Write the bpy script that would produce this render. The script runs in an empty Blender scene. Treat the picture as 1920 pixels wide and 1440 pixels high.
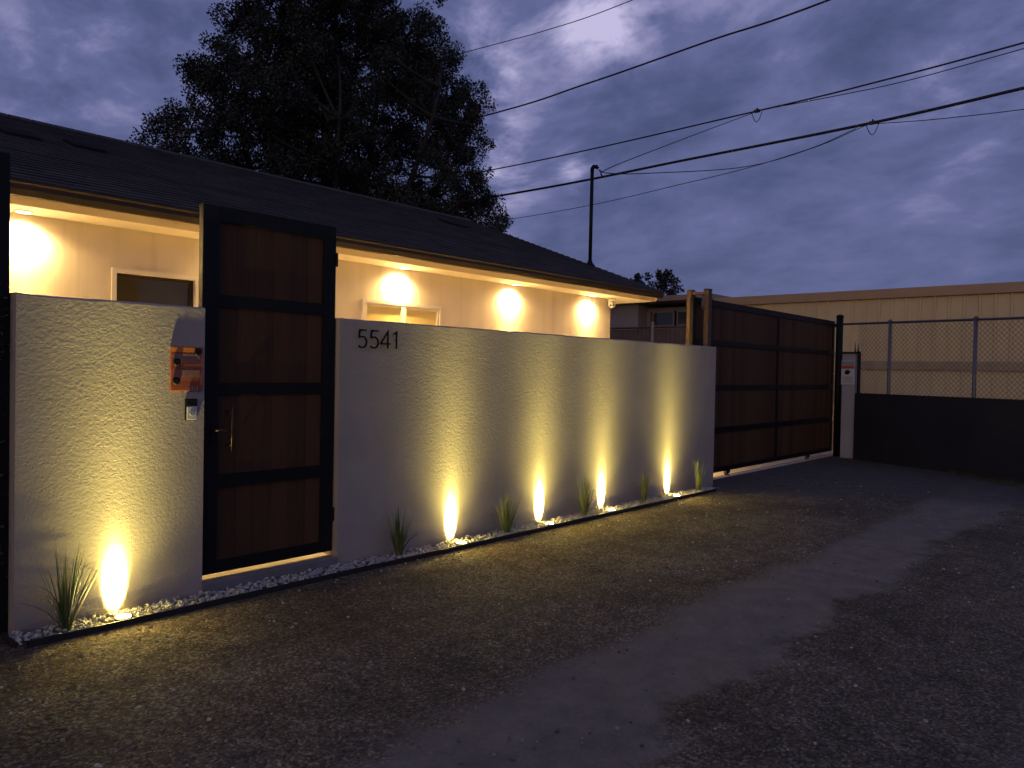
import bpy, bmesh, math, random
from mathutils import Vector, Matrix, noise
random.seed(7)
sc = bpy.context.scene
COL = sc.collection
rad = math.radians

# ------------------------------------------------------------------ camera
CAM_F, CAM_YAW, CAM_PITCH, CAM_ROLL = 1413.7, 0.73211, -0.0176976, 0.0188639
cd = bpy.data.cameras.new('camera'); cam = bpy.data.objects.new('camera', cd); COL.objects.link(cam)
cd.sensor_fit = 'HORIZONTAL'; cd.sensor_width = 36.0; cd.lens = CAM_F/1920*36.0
cd.clip_start = 0.05; cd.clip_end = 2000
cy, sy, cp, sp = math.cos(CAM_YAW), math.sin(CAM_YAW), math.cos(CAM_PITCH), math.sin(CAM_PITCH)
fw = Vector((cy*cp, sy*cp, sp)); rt = Vector((sy, -cy, 0)); up = rt.cross(fw)
c_, s_ = math.cos(CAM_ROLL), math.sin(CAM_ROLL)
r2 = c_*rt + s_*up; u2 = -s_*rt + c_*up
m = Matrix((r2, u2, -fw)).transposed().to_4x4(); m.translation = Vector((0, 0, 1.5))
cam.matrix_world = m
sc.camera = cam
sc.view_settings.view_transform = 'Standard'; sc.view_settings.look = 'None'
sc.view_settings.exposure = 0.0; sc.view_settings.gamma = 1.0
sc.cycles.max_bounces = 8; sc.cycles.diffuse_bounces = 5
sc.cycles.use_denoising = True
sc.cycles.sample_clamp_indirect = 60

# ------------------------------------------------------------------ world (dusk, broken overcast)
SUN_EL, SUN_AZ = rad(3.0), math.atan2(-0.35, -1.0)
W = bpy.data.worlds.new("World"); sc.world = W; W.use_nodes = True
nt = W.node_tree; nt.nodes.clear()
def N(t, typ, **kw):
    n = t.nodes.new(typ)
    for k, v in kw.items():
        if k == 'inp':
            for a, b in v.items(): n.inputs[a].default_value = b
        else: setattr(n, k, v)
    return n
def ramp(t, stops, fac=None, interp='LINEAR'):
    n = t.nodes.new('ShaderNodeValToRGB'); cr = n.color_ramp; cr.interpolation = interp
    while len(cr.elements) < len(stops): cr.elements.new(0.5)
    for e, (p, c) in zip(cr.elements, stops):
        e.position = p; e.color = (c, c, c, 1) if isinstance(c, (int, float)) else (*c, 1)
    if fac is not None: t.links.new(fac, n.inputs[0])
    return n
def math_(t, op, a, b=None, c=None, clamp=False):
    n = t.nodes.new('ShaderNodeMath'); n.operation = op; n.use_clamp = clamp
    for i, v in enumerate((a, b, c)):
        if v is None: continue
        if isinstance(v, (int, float)): n.inputs[i].default_value = v
        else: t.links.new(v, n.inputs[i])
    return n.outputs[0]
def vmath(t, op, a, b=None):
    n = t.nodes.new('ShaderNodeVectorMath'); n.operation = op
    for i, v in enumerate((a, b)):
        if v is None: continue
        if isinstance(v, (tuple, list, Vector)): n.inputs[i].default_value = v
        else: t.links.new(v, n.inputs[i])
    return n
def mixc(t, fac, a, b, mode='MIX'):
    n = t.nodes.new('ShaderNodeMix'); n.data_type = 'RGBA'; n.blend_type = mode
    for i, v in ((0, fac), (6, a), (7, b)):
        if isinstance(v, (int, float)): n.inputs[i].default_value = v
        elif isinstance(v, tuple): n.inputs[i].default_value = (*v[:3], 1)
        else: t.links.new(v, n.inputs[i])
    return n.outputs[2]
out = N(nt, 'ShaderNodeOutputWorld'); bg = N(nt, 'ShaderNodeBackground'); nt.links.new(bg.outputs[0], out.inputs[0])
sky = N(nt, 'ShaderNodeTexSky', sky_type='NISHITA', sun_disc=False)
sky.sun_elevation = SUN_EL; sky.sun_rotation = math.pi/2 - SUN_AZ
tc = N(nt, 'ShaderNodeTexCoord'); D = tc.outputs['Generated']
sep = N(nt, 'ShaderNodeSeparateXYZ'); nt.links.new(D, sep.inputs[0])
zc = math_(nt, 'ADD', math_(nt, 'MAXIMUM', sep.outputs[2], 0.0), 0.30)
px = math_(nt, 'DIVIDE', sep.outputs[0], zc); py = math_(nt, 'DIVIDE', sep.outputs[1], zc)
comb = N(nt, 'ShaderNodeCombineXYZ'); nt.links.new(px, comb.inputs[0]); nt.links.new(py, comb.inputs[1])
mp = N(nt, 'ShaderNodeMapping'); mp.inputs['Rotation'].default_value = (0, 0, rad(-35)); mp.inputs['Scale'].default_value = (1.0, 0.8, 1)
mp.inputs['Location'].default_value = (3.1, 1.7, 0)
nt.links.new(comb.outputs[0], mp.inputs[0])
n1 = N(nt, 'ShaderNodeTexNoise', inp={'Scale': 1.7, 'Detail': 8, 'Roughness': 0.56, 'Distortion': 0.3}); nt.links.new(mp.outputs[0], n1.inputs['Vector'])
n2 = N(nt, 'ShaderNodeTexNoise', inp={'Scale': 5.2, 'Detail': 7, 'Roughness': 0.6, 'Distortion': 0.25}); nt.links.new(mp.outputs[0], n2.inputs['Vector'])
cl = math_(nt, 'ADD', math_(nt, 'MULTIPLY', n1.outputs[0], 0.52), math_(nt, 'MULTIPLY', n2.outputs[0], 0.48))
cc = ramp(nt, [(0.37, (0.050, 0.062, 0.148)), (0.46, (0.080, 0.098, 0.224)), (0.54, (0.122, 0.138, 0.298)), (0.62, (0.24, 0.24, 0.44)), (0.76, (0.54, 0.50, 0.74))], cl)
# thinner, brighter breaks in the cloud towards particular parts of the sky
def lobe(d, width, gain):
    v = Vector(d).normalized()
    dt = vmath(nt, 'DOT_PRODUCT', D, v).outputs['Value']
    a = math_(nt, 'MULTIPLY', math_(nt, 'SUBTRACT', dt, 1.0), 1.0/(width*width*0.5))
    return math_(nt, 'MULTIPLY', math_(nt, 'EXPONENT', a), gain)
def ray(x, y):
    return fw + r2*((x-960)/CAM_F) - u2*((y-720)/CAM_F)
lb = None
for (x, y, w, g) in ((1115, 35, .06, .30), (905, 150, .055, .24), (935, 310, .05, .22), (1080, 320, .03, .2), (430, 30, .09, .08), (60, 130, .13, .07), (1880, 120, .09, .07), (830, -20, .06, .12)):
    l = lobe(ray(x, y), w, g); lb = l if lb is None else math_(nt, 'ADD', lb, l)
brk = math_(nt, 'MULTIPLY', lb, ramp(nt, [(0.38, 0.1), (0.62, 1.0)], n2.outputs[0]).outputs[0])
hz_ = ramp(nt, [(.05, .35), (.42, 1.0)], sep.outputs[2])
cl = math_(nt, 'ADD', math_(nt, 'MULTIPLY', math_(nt, 'SUBTRACT', cl, .475), hz_.outputs[0]), .475)
cl2 = math_(nt, 'ADD', cl, brk); nt.links.new(cl2, cc.inputs[0])
# the side where the sun went down, behind the camera, is paler and warmer
wd = Vector((math.cos(SUN_AZ), math.sin(SUN_AZ), 0.12))
wl = lobe(wd, 0.5, 1.0)
warm = mixc(nt, wl, (0, 0, 0), (0.22, 0.13, 0.05))
tot = mixc(nt, 1.0, cc.outputs[0], warm, 'ADD')
nsc = mixc(nt, 1.0, tot, mixc(nt, 1.0, sky.outputs[0], (0.004, 0.004, 0.004), 'MULTIPLY'), 'ADD')
nt.links.new(nsc, bg.inputs[0]); bg.inputs[1].default_value = 1.0

sl = bpy.data.lights.new('sun', 'SUN'); sl.energy = 0.17; sl.angle = rad(20); sl.color = (1, .72, .45)
so = bpy.data.objects.new('sun', sl); COL.objects.link(so)
sd = Vector((math.cos(SUN_AZ)*math.cos(rad(8)), math.sin(SUN_AZ)*math.cos(rad(8)), math.sin(rad(8))))
so.rotation_euler = sd.to_track_quat('Z', 'Y').to_euler(); so.location = sd*50

# ------------------------------------------------------------------ helpers
def tag(o, label=None, cat=None, group=None, kind=None):
    if label: o['label'] = label
    if cat: o['category'] = cat
    if group: o['group'] = group
    if kind: o['kind'] = kind
    return o
def thing(name, label, cat, loc=(0, 0, 0), group=None):
    o = bpy.data.objects.new(name, None); COL.objects.link(o); o.location = loc; o.empty_display_size = .1
    return tag(o, label, cat, group)
def root_of(o):
    while o.parent: o = o.parent
    return o
class MB:
    """collects shapes in world coordinates, then links ONE mesh object"""
    def __init__(s): s.bm = bmesh.new()
    def box(s, x0, x1, y0, y1, z0, z1, rot=None, piv=None, bev=0):
        b = bmesh.new(); bmesh.ops.create_cube(b, size=1)
        for v in b.verts: v.co = Vector(((x0+x1)/2+v.co.x*(x1-x0), (y0+y1)/2+v.co.y*(y1-y0), (z0+z1)/2+v.co.z*(z1-z0)))
        if bev: bmesh.ops.bevel(b, geom=b.edges[:], offset=bev, segments=2, affect='EDGES', profile=.5)
        if rot is not None:
            p = Vector(piv)
            for v in b.verts: v.co = rot @ (v.co-p) + p
        s.merge(b); return s
    def merge(s, b):
        mp_ = {}
        for v in b.verts: mp_[v] = s.bm.verts.new(v.co)
        for f in b.faces:
            try:
                nf = s.bm.faces.new([mp_[v] for v in f.verts]); nf.smooth = f.smooth
            except ValueError: pass
        b.free()
    def poly(s, pts, smooth=False):
        f = s.bm.faces.new([s.bm.verts.new(p) for p in pts]); f.smooth = smooth; return f
    def tube(s, pts, r, seg=8, caps=True, smooth=True):
        pts = [Vector(p) for p in pts]; n = len(pts); rings = []
        rs = r if isinstance(r, (list, tuple)) else [r]*n
        ref = None
        for i, p in enumerate(pts):
            t = (pts[min(i+1, n-1)]-pts[max(i-1, 0)]).normalized()
            if ref is None: ref = Vector((0, 0, 1)) if abs(t.z) < .9 else Vector((1, 0, 0))
            a = t.cross(ref).normalized(); b = t.cross(a).normalized(); ref = b.cross(t) if False else ref
            rings.append([s.bm.verts.new(p+(a*math.cos(2*math.pi*k/seg)+b*math.sin(2*math.pi*k/seg))*rs[i]) for k in range(seg)])
        for i in range(n-1):
            for k in range(seg):
                f = s.bm.faces.new((rings[i][k], rings[i][(k+1) % seg], rings[i+1][(k+1) % seg], rings[i+1][k])); f.smooth = smooth
        if caps:
            s.bm.faces.new(rings[0][::-1]); s.bm.faces.new(rings[-1])
        return s
    def lathe(s, c, prof, axis=(0, 0, 1), seg=24, smooth=True):
        c = Vector(c); ax = Vector(axis).normalized()
        a = ax.orthogonal().normalized(); b = ax.cross(a); rings = []
        for r, h in prof:
            rings.append([s.bm.verts.new(c+ax*h+(a*math.cos(2*math.pi*k/seg)+b*math.sin(2*math.pi*k/seg))*r) for k in range(seg)])
        for i in range(len(rings)-1):
            for k in range(seg):
                f = s.bm.faces.new((rings[i][k], rings[i][(k+1) % seg], rings[i+1][(k+1) % seg], rings[i+1][k])); f.smooth = smooth
        s.bm.faces.new(rings[0][::-1]); s.bm.faces.new(rings[-1]); return s
    def extrude_poly(s, pts, axis, a0, a1):
        """pts: 2D outline in the plane across axis ('x': (y,z); 'y': (x,z))"""
        def P(p, a): return (a, p[0], p[1]) if axis == 'x' else (p[0], a, p[1])
        v0 = [s.bm.verts.new(P(p, a0)) for p in pts]; v1 = [s.bm.verts.new(P(p, a1)) for p in pts]
        n = len(pts)
        s.bm.faces.new(v0); s.bm.faces.new(v1[::-1])
        for i in range(n): s.bm.faces.new((v0[i], v1[i], v1[(i+1) % n], v0[(i+1) % n]))
        return s
    def rock(s, c, sx, sy_, sz, sub=1):
        b = bmesh.new(); bmesh.ops.create_icosphere(b, subdivisions=sub, radius=1)
        q = Matrix.Rotation(random.uniform(0, 6.28), 3, 'Z') @ Matrix.Rotation(random.uniform(-.6, .6), 3, 'X')
        for v in b.verts:
            k = random.uniform(.72, 1.18)
            v.co = q @ Vector((v.co.x*sx*k, v.co.y*sy_*k, v.co.z*sz*k)) + Vector(c)
        s.merge(b)
    def build(s, name, mat, parent=None, fix=True):
        if fix: bmesh.ops.recalc_face_normals(s.bm, faces=s.bm.faces[:])
        me = bpy.data.meshes.new(name)
        if parent:
            L = root_of(parent).location
            for v in s.bm.verts: v.co -= L
        s.bm.to_mesh(me); s.bm.free()
        o = bpy.data.objects.new(name, me); COL.objects.link(o)
        for mm in (mat if isinstance(mat, list) else [mat]): me.materials.append(mm)
        if parent: o.parent = parent
        return o
def bx(x0, x1, y0, y1, z0, z1, bev=0): return MB().box(x0, x1, y0, y1, z0, z1, bev=bev)

# ------------------------------------------------------------------ materials
def mat(name, col, rough=.6, metal=0, var=0.0, vscale=3.0, bump=0.0, bscale=60, bdist=.004, spec=.5, col2=None, detail=6, stretch=None):
    M = bpy.data.materials.new(name); M.use_nodes = True; t = M.node_tree
    b = t.nodes['Principled BSDF']; b.inputs['Roughness'].default_value = rough; b.inputs['Metallic'].default_value = metal
    b.inputs['Specular IOR Level'].default_value = spec; b.inputs['Base Color'].default_value = (*col, 1)
    g = N(t, 'ShaderNodeTexCoord'); src = g.outputs['Object']
    if stretch:
        q = N(t, 'ShaderNodeMapping'); q.inputs['Scale'].default_value = stretch; t.links.new(src, q.inputs[0]); src = q.outputs[0]
    if var or col2:
        n = N(t, 'ShaderNodeTexNoise', inp={'Scale': vscale, 'Detail': detail, 'Roughness': .6}); t.links.new(src, n.inputs['Vector'])
        c2 = col2 or tuple(c*(1-var) for c in col); c1 = col if col2 else tuple(min(1, c*(1+var)) for c in col)
        r = ramp(t, [(.32, c2), (.68, c1)], n.outputs[0]); t.links.new(r.outputs[0], b.inputs['Base Color'])
    if bump:
        n = N(t, 'ShaderNodeTexNoise', inp={'Scale': bscale, 'Detail': 5, 'Roughness': .6}); t.links.new(src, n.inputs['Vector'])
        bp = N(t, 'ShaderNodeBump', inp={'Strength': bump, 'Distance': bdist}); t.links.new(n.outputs[0], bp.inputs['Height']); t.links.new(bp.outputs[0], b.inputs['Normal'])
    return M
def emit(name, col, st):
    M = bpy.data.materials.new(name); M.use_nodes = True; t = M.node_tree
    b = t.nodes['Principled BSDF']; b.inputs['Base Color'].default_value = (.8, .8, .8, 1)
    b.inputs['Emission Color'].default_value = (*col, 1); b.inputs['Emission Strength'].default_value = st
    return M
def stucco(name, col, k=1.0):
    M = bpy.data.materials.new(name); M.use_nodes = True; t = M.node_tree; b = t.nodes['Principled BSDF']
    b.inputs['Roughness'].default_value = .92; b.inputs['Specular IOR Level'].default_value = .15
    g = N(t, 'ShaderNodeTexCoord'); src = g.outputs['Object']
    a1 = N(t, 'ShaderNodeTexNoise', inp={'Scale': 125, 'Detail': 4, 'Roughness': .62, 'Distortion': .6}); t.links.new(src, a1.inputs['Vector'])
    a2 = N(t, 'ShaderNodeTexNoise', inp={'Scale': 68, 'Detail': 3, 'Roughness': .5, 'Distortion': .8}); t.links.new(src, a2.inputs['Vector'])
    a3 = N(t, 'ShaderNodeTexNoise', inp={'Scale': 2.3, 'Detail': 3}); t.links.new(src, a3.inputs['Vector'])
    q = N(t, 'ShaderNodeMapping'); q.inputs['Scale'].default_value = (1, 1, 2.4); t.links.new(src, q.inputs[0])
    a4 = N(t, 'ShaderNodeTexNoise', inp={'Scale': 3.2, 'Detail': 5, 'Roughness': .55, 'Distortion': 1.2}); t.links.new(q.outputs[0], a4.inputs['Vector'])
    h = math_(t, 'ADD', math_(t, 'MULTIPLY', a1.outputs[0], .5), math_(t, 'MULTIPLY', a2.outputs[0], .8))
    a4b = a4.outputs[0]
    rough = ramp(t, [(.35, .35), (.62, 1.15)], a4.outputs[0])
    h = math_(t, 'MULTIPLY', math_(t, 'SUBTRACT', h, .75), rough.outputs[0])
    vd = N(t, 'ShaderNodeTexVoronoi', inp={'Scale': 44, 'Randomness': 1}); t.links.new(src, vd.inputs['Vector'])
    h = math_(t, 'ADD', h, math_(t, 'MULTIPLY', vd.outputs['Distance'], .30)); h = math_(t, 'ADD', h, math_(t, 'MULTIPLY', a4b, .25))
    bp = N(t, 'ShaderNodeBump', inp={'Strength': 1.0, 'Distance': .0030*k}); t.links.new(h, bp.inputs['Height']); t.links.new(bp.outputs[0], b.inputs['Normal'])
    r = ramp(t, [(.3, tuple(c*.88 for c in col)), (.7, col)], a3.outputs[0])
    # rain drips below the coping and dirt splashed along the foot
    q2 = N(t, 'ShaderNodeMapping'); q2.inputs['Scale'].default_value = (9, 9, .35); t.links.new(src, q2.inputs[0])
    dr = N(t, 'ShaderNodeTexNoise', inp={'Scale': 1.0, 'Detail': 5, 'Roughness': .6}); t.links.new(q2.outputs[0], dr.inputs['Vector'])
    sz = N(t, 'ShaderNodeSeparateXYZ'); t.links.new(src, sz.inputs[0])
    dm = math_(t, 'MULTIPLY', ramp(t, [(.52, 0.0), (.70, .30)], dr.outputs[0]).outputs[0], ramp(t, [(.0, .1), (.88, .25), (1.0, 1.0)], math_(t, 'DIVIDE', sz.outputs[2], 1.87)).outputs[0])
    spl = math_(t, 'MULTIPLY', ramp(t, [(.0, .45), (.14, .0)], sz.outputs[2]).outputs[0], ramp(t, [(.4, .2), (.6, 1.0)], a4.outputs[0]).outputs[0])
    cw = mixc(t, dm, r.outputs[0], tuple(c*.55 for c in col)); cw = mixc(t, spl, cw, (.22, .18, .14)); t.links.new(cw, b.inputs['Base Color'])
    return M
M_wall = stucco('stucco_white', (.455, .395, .33))
M_house = stucco('stucco_house', (.74, .69, .60), .25)
M_trim = mat('white_trim', (.74, .71, .65), .5, var=.06)
M_soffit = mat('soffit_paint', (.74, .70, .62), .6, var=.05, vscale=8)
M_fascia = mat('fascia_paint', (.42, .35, .26), .5, var=.1, vscale=6)
M_fasc = mat('fascia_cream', (.50, .44, .34), .6, var=.08)
M_gutter = mat('gutter_bronze', (.032, .028, .024), .5, 0, var=.15, spec=.25)
M_black = mat('black_powder_coat', (.009, .009, .010), .5, 0, spec=.2, var=.2, vscale=20, bump=.15, bscale=300, bdist=.0006)
M_blackrub = mat('black_edging', (.016, .015, .015), .7, var=.3, vscale=30, bump=.5, bscale=40)
M_steel = mat('brushed_steel', (.5, .48, .45), .28, 1)
M_handle = mat('dark_bronze', (.16, .11, .08), .4, 1)
M_galv = mat('galvanised', (.2, .19, .2), .5, .6, var=.2, vscale=25)
M_rust = mat('brown_steel_post', (.11, .078, .045), .6, .2, var=.25, vscale=14)
M_conc = mat('concrete', (.42, .38, .33), .85, var=.14, vscale=5, bump=.4, bscale=90, bdist=.003)
M_glassd = mat('dark_glass', (.06, .055, .03), .08, spec=.6)
M_shade = mat('window_shade', (.72, .62, .26), .5, var=.05)
M_whitep = mat('white_plastic', (.62, .62, .62), .35)
M_bark = mat('bark', (.035, .026, .02), .95, var=.3, vscale=10, bump=1, bscale=20, bdist=.03)
M_wire = mat('cable_rubber', (.012, .012, .014), .6)

def wood(name, c1, c2, horiz=False, pitch=.14):
    M = bpy.data.materials.new(name); M.use_nodes = True; t = M.node_tree; b = t.nodes['Principled BSDF']
    b.inputs['Roughness'].default_value = .7; b.inputs['Specular IOR Level'].default_value = .25
    g = N(t, 'ShaderNodeTexCoord'); sp_ = N(t, 'ShaderNodeSeparateXYZ'); t.links.new(g.outputs['Object'], sp_.inputs[0])
    q = N(t, 'ShaderNodeMapping'); q.inputs['Scale'].default_value = (1, 1, .06); t.links.new(g.outputs['Object'], q.inputs[0])
    n = N(t, 'ShaderNodeTexNoise', inp={'Scale': 45, 'Detail': 6, 'Roughness': .65}); t.links.new(q.outputs[0], n.inputs['Vector'])
    pl = math_(t, 'FLOOR', math_(t, 'DIVIDE', sp_.outputs[0], pitch))
    wn = N(t, 'ShaderNodeTexWhiteNoise', noise_dimensions='1D'); t.links.new(pl, wn.inputs['W'])
    f = math_(t, 'ADD', math_(t, 'MULTIPLY', n.outputs[0], .6), math_(t, 'MULTIPLY', wn.outputs['Value'], .4))
    r = ramp(t, [(.25, c2), (.75, c1)], f); t.links.new(r.outputs[0], b.inputs['Base Color'])
    bp = N(t, 'ShaderNodeBump', inp={'Strength': .4, 'Distance': .002}); t.links.new(n.outputs[0], bp.inputs['Height']); t.links.new(bp.outputs[0], b.inputs['Normal'])
    return M
M_wood = wood('cedar_panel', (.115, .052, .022), (.064, .03, .013))

# ------------------------------------------------------------------ ground
def ground_mat():
    M = bpy.data.materials.new('packed_gravel'); M.use_nodes = True; t = M.node_tree; b = t.nodes['Principled BSDF']
    g = N(t, 'ShaderNodeTexCoord'); src = g.outputs['Object']
    sp_ = N(t, 'ShaderNodeSeparateXYZ'); t.links.new(src, sp_.inputs[0]); X, Y = sp_.outputs[0], sp_.outputs[1]
    w = N(t, 'ShaderNodeTexNoise', inp={'Scale': .9, 'Detail': 5, 'Roughness': .6}); t.links.new(src, w.inputs['Vector'])
    w2 = N(t, 'ShaderNodeTexNoise', inp={'Scale': 5, 'Detail': 6, 'Roughness': .65}); t.links.new(src, w2.inputs['Vector'])
    yd = math_(t, 'ADD', Y, math_(t, 'MULTIPLY', math_(t, 'SUBTRACT', w.outputs[0], .5), .8))
    yd = math_(t, 'ADD', yd, math_(t, 'MULTIPLY', math_(t, 'SUBTRACT', w2.outputs[0], .5), .35))
    def band(c, hw, soft):
        a = math_(t, 'ABSOLUTE', math_(t, 'SUBTRACT', yd, c))
        r_ = N(t, 'ShaderNodeMapRange', interpolation_type='SMOOTHSTEP'); r_.inputs['From Min'].default_value = hw+soft; r_.inputs['From Max'].default_value = hw-soft
        t.links.new(a, r_.inputs[0]); return r_.outputs[0]
    track = math_(t, 'MAXIMUM', band(1.98, .36, .10), band(0.05, .4, .2))
    ap = N(t, 'ShaderNodeMapRange', interpolation_type='SMOOTHSTEP'); ap.inputs['From Min'].default_value = 9.2; ap.inputs['From Max'].default_value = 10.2
    xd = math_(t, 'ADD', X, math_(t, 'MULTIPLY', math_(t, 'SUBTRACT', w.outputs[0], .5), 1.5))
    xd = math_(t, 'ADD', xd, math_(t, 'MULTIPLY', math_(t, 'SUBTRACT', Y, 3.6), .6))
    t.links.new(xd, ap.inputs[0])
    # loose aggregate
    v1 = N(t, 'ShaderNodeTexVoronoi', inp={'Scale': 85, 'Randomness': 1}); t.links.new(src, v1.inputs['Vector'])
    v2 = N(t, 'ShaderNodeTexVoronoi', inp={'Scale': 38, 'Randomness': 1}); t.links.new(src, v2.inputs['Vector'])
    fine = N(t, 'ShaderNodeTexNoise', inp={'Scale': 160, 'Detail': 4, 'Roughness': .7}); t.links.new(src, fine.inputs['Vector'])
    sc1 = N(t, 'ShaderNodeSeparateColor'); t.links.new(v1.outputs['Color'], sc1.inputs[0])
    stone = ramp(t, [(0, (.062, .047, .031)), (.45, (.122, .096, .062)), (.8, (.18, .142, .095)), (.97, (.30, .25, .18))], sc1.outputs[0])
    big = ramp(t, [(.3, .62), (.7, 1.25)], w2.outputs[0])
    gcol = mixc(t, 1.0, stone.outputs[0], big.outputs[0], 'MULTIPLY')
    big2 = ramp(t, [(.35, .70), (.65, 1.22)], w.outputs[0])
    gcol = mixc(t, 1.0, gcol, big2.outputs[0], 'MULTIPLY')
    tn = ramp(t, [(.3, (.17, .143, .115)), (.7, (.255, .215, .178))], w2.outputs[0])
    col = mixc(t, math_(t, 'MULTIPLY', track, .85), gcol, tn.outputs[0])
    an = ramp(t, [(.3, (.082, .072, .064)), (.7, (.12, .107, .095))], w2.outputs[0])
    col = mixc(t, math_(t, 'MULTIPLY', ap.outputs[0], .85), col, an.outputs[0])
    t.links.new(col, b.inputs['Base Color']); b.inputs['Roughness'].default_value = .85; b.inputs['Specular IOR Level'].default_value = .2
    h = math_(t, 'SUBTRACT', 1.0, v1.outputs['Distance'])
    h2 = math_(t, 'SUBTRACT', 1.0, v2.outputs['Distance'])
    hh = math_(t, 'ADD', math_(t, 'MULTIPLY', h, .5), math_(t, 'MULTIPLY', h2, .6))
    sm = math_(t, 'SUBTRACT', 1.0, math_(t, 'MULTIPLY', math_(t, 'MAXIMUM', track, ap.outputs[0]), .8))
    hh = math_(t, 'MULTIPLY', hh, sm)
    hh = math_(t, 'ADD', hh, math_(t, 'MULTIPLY', fine.outputs[0], .35)); hh = math_(t, 'ADD', hh, math_(t, 'MULTIPLY', w2.outputs[0], 2.5))
    bp = N(t, 'ShaderNodeBump', inp={'Strength': 1, 'Distance': .011}); t.links.new(hh, bp.inputs['Height']); t.links.new(bp.outputs[0], b.inputs['Normal'])
    return M
M_ground = ground_mat()
def gz(x, y):
    if not (0 < x < 16 and -1.5 < y < 4.45): return 0.0
    e = min(1, (4.45-y)/.3, (x)/.3, (y+1.5)/.5, (16-x)/.5)
    tr = -.012*math.exp(-((y-1.98)/.4)**2)
    return e*(tr + .012*noise.noise(Vector((x*1.1, y*1.1, 0))) + .006*noise.noise(Vector((x*4, y*4, 3))))
b = MB(); xs = [-300, -60, -10, -2]+[i*.12 for i in range(0, 134)]+[17, 25, 60, 300]; ys = [-300, -60, -10, -3]+[-1.5+i*.12 for i in range(0, 50)]+[4.45, 4.6, 6, 30, 80, 300]
gv = [[b.bm.verts.new((x, y, gz(x, y))) for y in ys] for x in xs]
for i in range(len(xs)-1):
    for j in range(len(ys)-1):
        f = b.bm.faces.new((gv[i][j], gv[i+1][j], gv[i+1][j+1], gv[i][j+1])); f.smooth = True
tag(b.build('ground', M_ground), kind='structure')

# loose stones lying on the gravel (uncountable)
def stone_mat():
    M = bpy.data.materials.new('loose_stone'); M.use_nodes = True; t = M.node_tree; b = t.nodes['Principled BSDF']; b.inputs['Roughness'].default_value = .6
    g = N(t, 'ShaderNodeNewGeometry'); r = ramp(t, [(0, (.07, .058, .05)), (.6, (.14, .12, .10)), (.9, (.26, .235, .2)), (1, (.5, .46, .4))], g.outputs['Random Per Island'])
    t.links.new(r.outputs[0], b.inputs['Base Color']); return M
b = MB()
for _ in range(7000):
    x = .6+random.random()**1.25*10.5; y = random.uniform(.3, 4.44)
    if 1.62 < y < 2.34 and random.random() < .8: continue
    s = random.choice((.0035, .0045, .006, .006, .0085, .012))*random.uniform(.8, 1.2)
    b.rock((x, y, gz(x, y)+s*.35), s, s*random.uniform(.6, 1), s*.6)
tag(b.build('loose_gravel', stone_mat(), fix=False), 'small loose stones scattered over the packed gravel ground', 'gravel', kind='stuff')

b = MB()
for _ in range(170):
    x = random.uniform(.9, 10); y = random.uniform(.6, 4.4); s_ = random.uniform(.010, .022); a = random.uniform(0, 6.28)
    d = Vector((math.cos(a), math.sin(a), random.uniform(-.1, .25))); e = Vector((-math.sin(a), math.cos(a), random.uniform(-.2, .2))); p = Vector((x, y, gz(x, y)+.006))
    b.poly([p-d*s_, p+e*s_*.4+Vector((0, 0, .004)), p+d*s_, p-e*s_*.4])
tag(b.build('leaf_litter', mat('dry_leaf', (.16, .11, .05), .8, var=.4, vscale=9), fix=False), 'few small dry leaves strewn thinly over the gravel', 'leaf litter', kind='stuff')
tag(bx(-3, 9.4, 4.905, 6.52, -.2, .10).build('courtyard_floor', M_conc), kind='structure')
tag(bx(9.402, 15.18, 5.0, 16, -.2, .012).build('driveway', mat('pale_concrete', (.58, .53, .46), .85, var=.1, vscale=4, bump=.3, bscale=90, bdist=.003)), kind='structure')

# ------------------------------------------------------------------ front garden walls
WY = 4.703; WT = .19
def wall_mesh(x0, x1):
    """rendered wall with slightly uneven worn top edge"""
    b = bmesh.new(); n = int((x1-x0)/.06); cols = []
    for i in range(n+1):
        x = x0+(x1-x0)*i/n
        zt = 1.868+.005*noise.noise(Vector((x*3, 0, 0)))+.005*noise.noise(Vector((x*15, 5, 0)))
        r_ = .012+.006*noise.noise(Vector((x*9, 9, 0)))
        cols.append([b.verts.new(p) for p in ((x, WY, -.1), (x, WY, zt-r_), (x, WY+r_*.4, zt-r_*.4), (x, WY+r_, zt), (x, WY+WT-r_, zt), (x, WY+WT, zt-r_), (x, WY+WT, -.1))])
    for i in range(n):
        for j in range(6): b.faces.new((cols[i][j], cols[i+1][j], cols[i+1][j+1], cols[i][j+1]))
    b.faces.new(cols[0]); b.faces.new(cols[-1][::-1])
    o = MB(); o.merge(b); return o
w1 = wall_mesh(1.232, 2.279).build('garden_wall', M_wall)
tag(w1, 'short white rough stucco wall section between the black post and the tall wooden gate', 'wall', 'stucco garden walls')
w2_ = wall_mesh(3.312, 9.289).build('garden_wall', M_wall)
tag(w2_, 'long white stucco wall lit by four uplights carrying the house number', 'wall', 'stucco garden walls')
tag(bx(2.281, 3.310, 4.69, 4.903, -.1, .088, .006).build('gate_threshold', mat('threshold_concrete', (.2, .19, .19), .9, var=.2, bump=.4)),
    'dark concrete doorstep under the tall pedestrian gate', 'doorstep')

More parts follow.
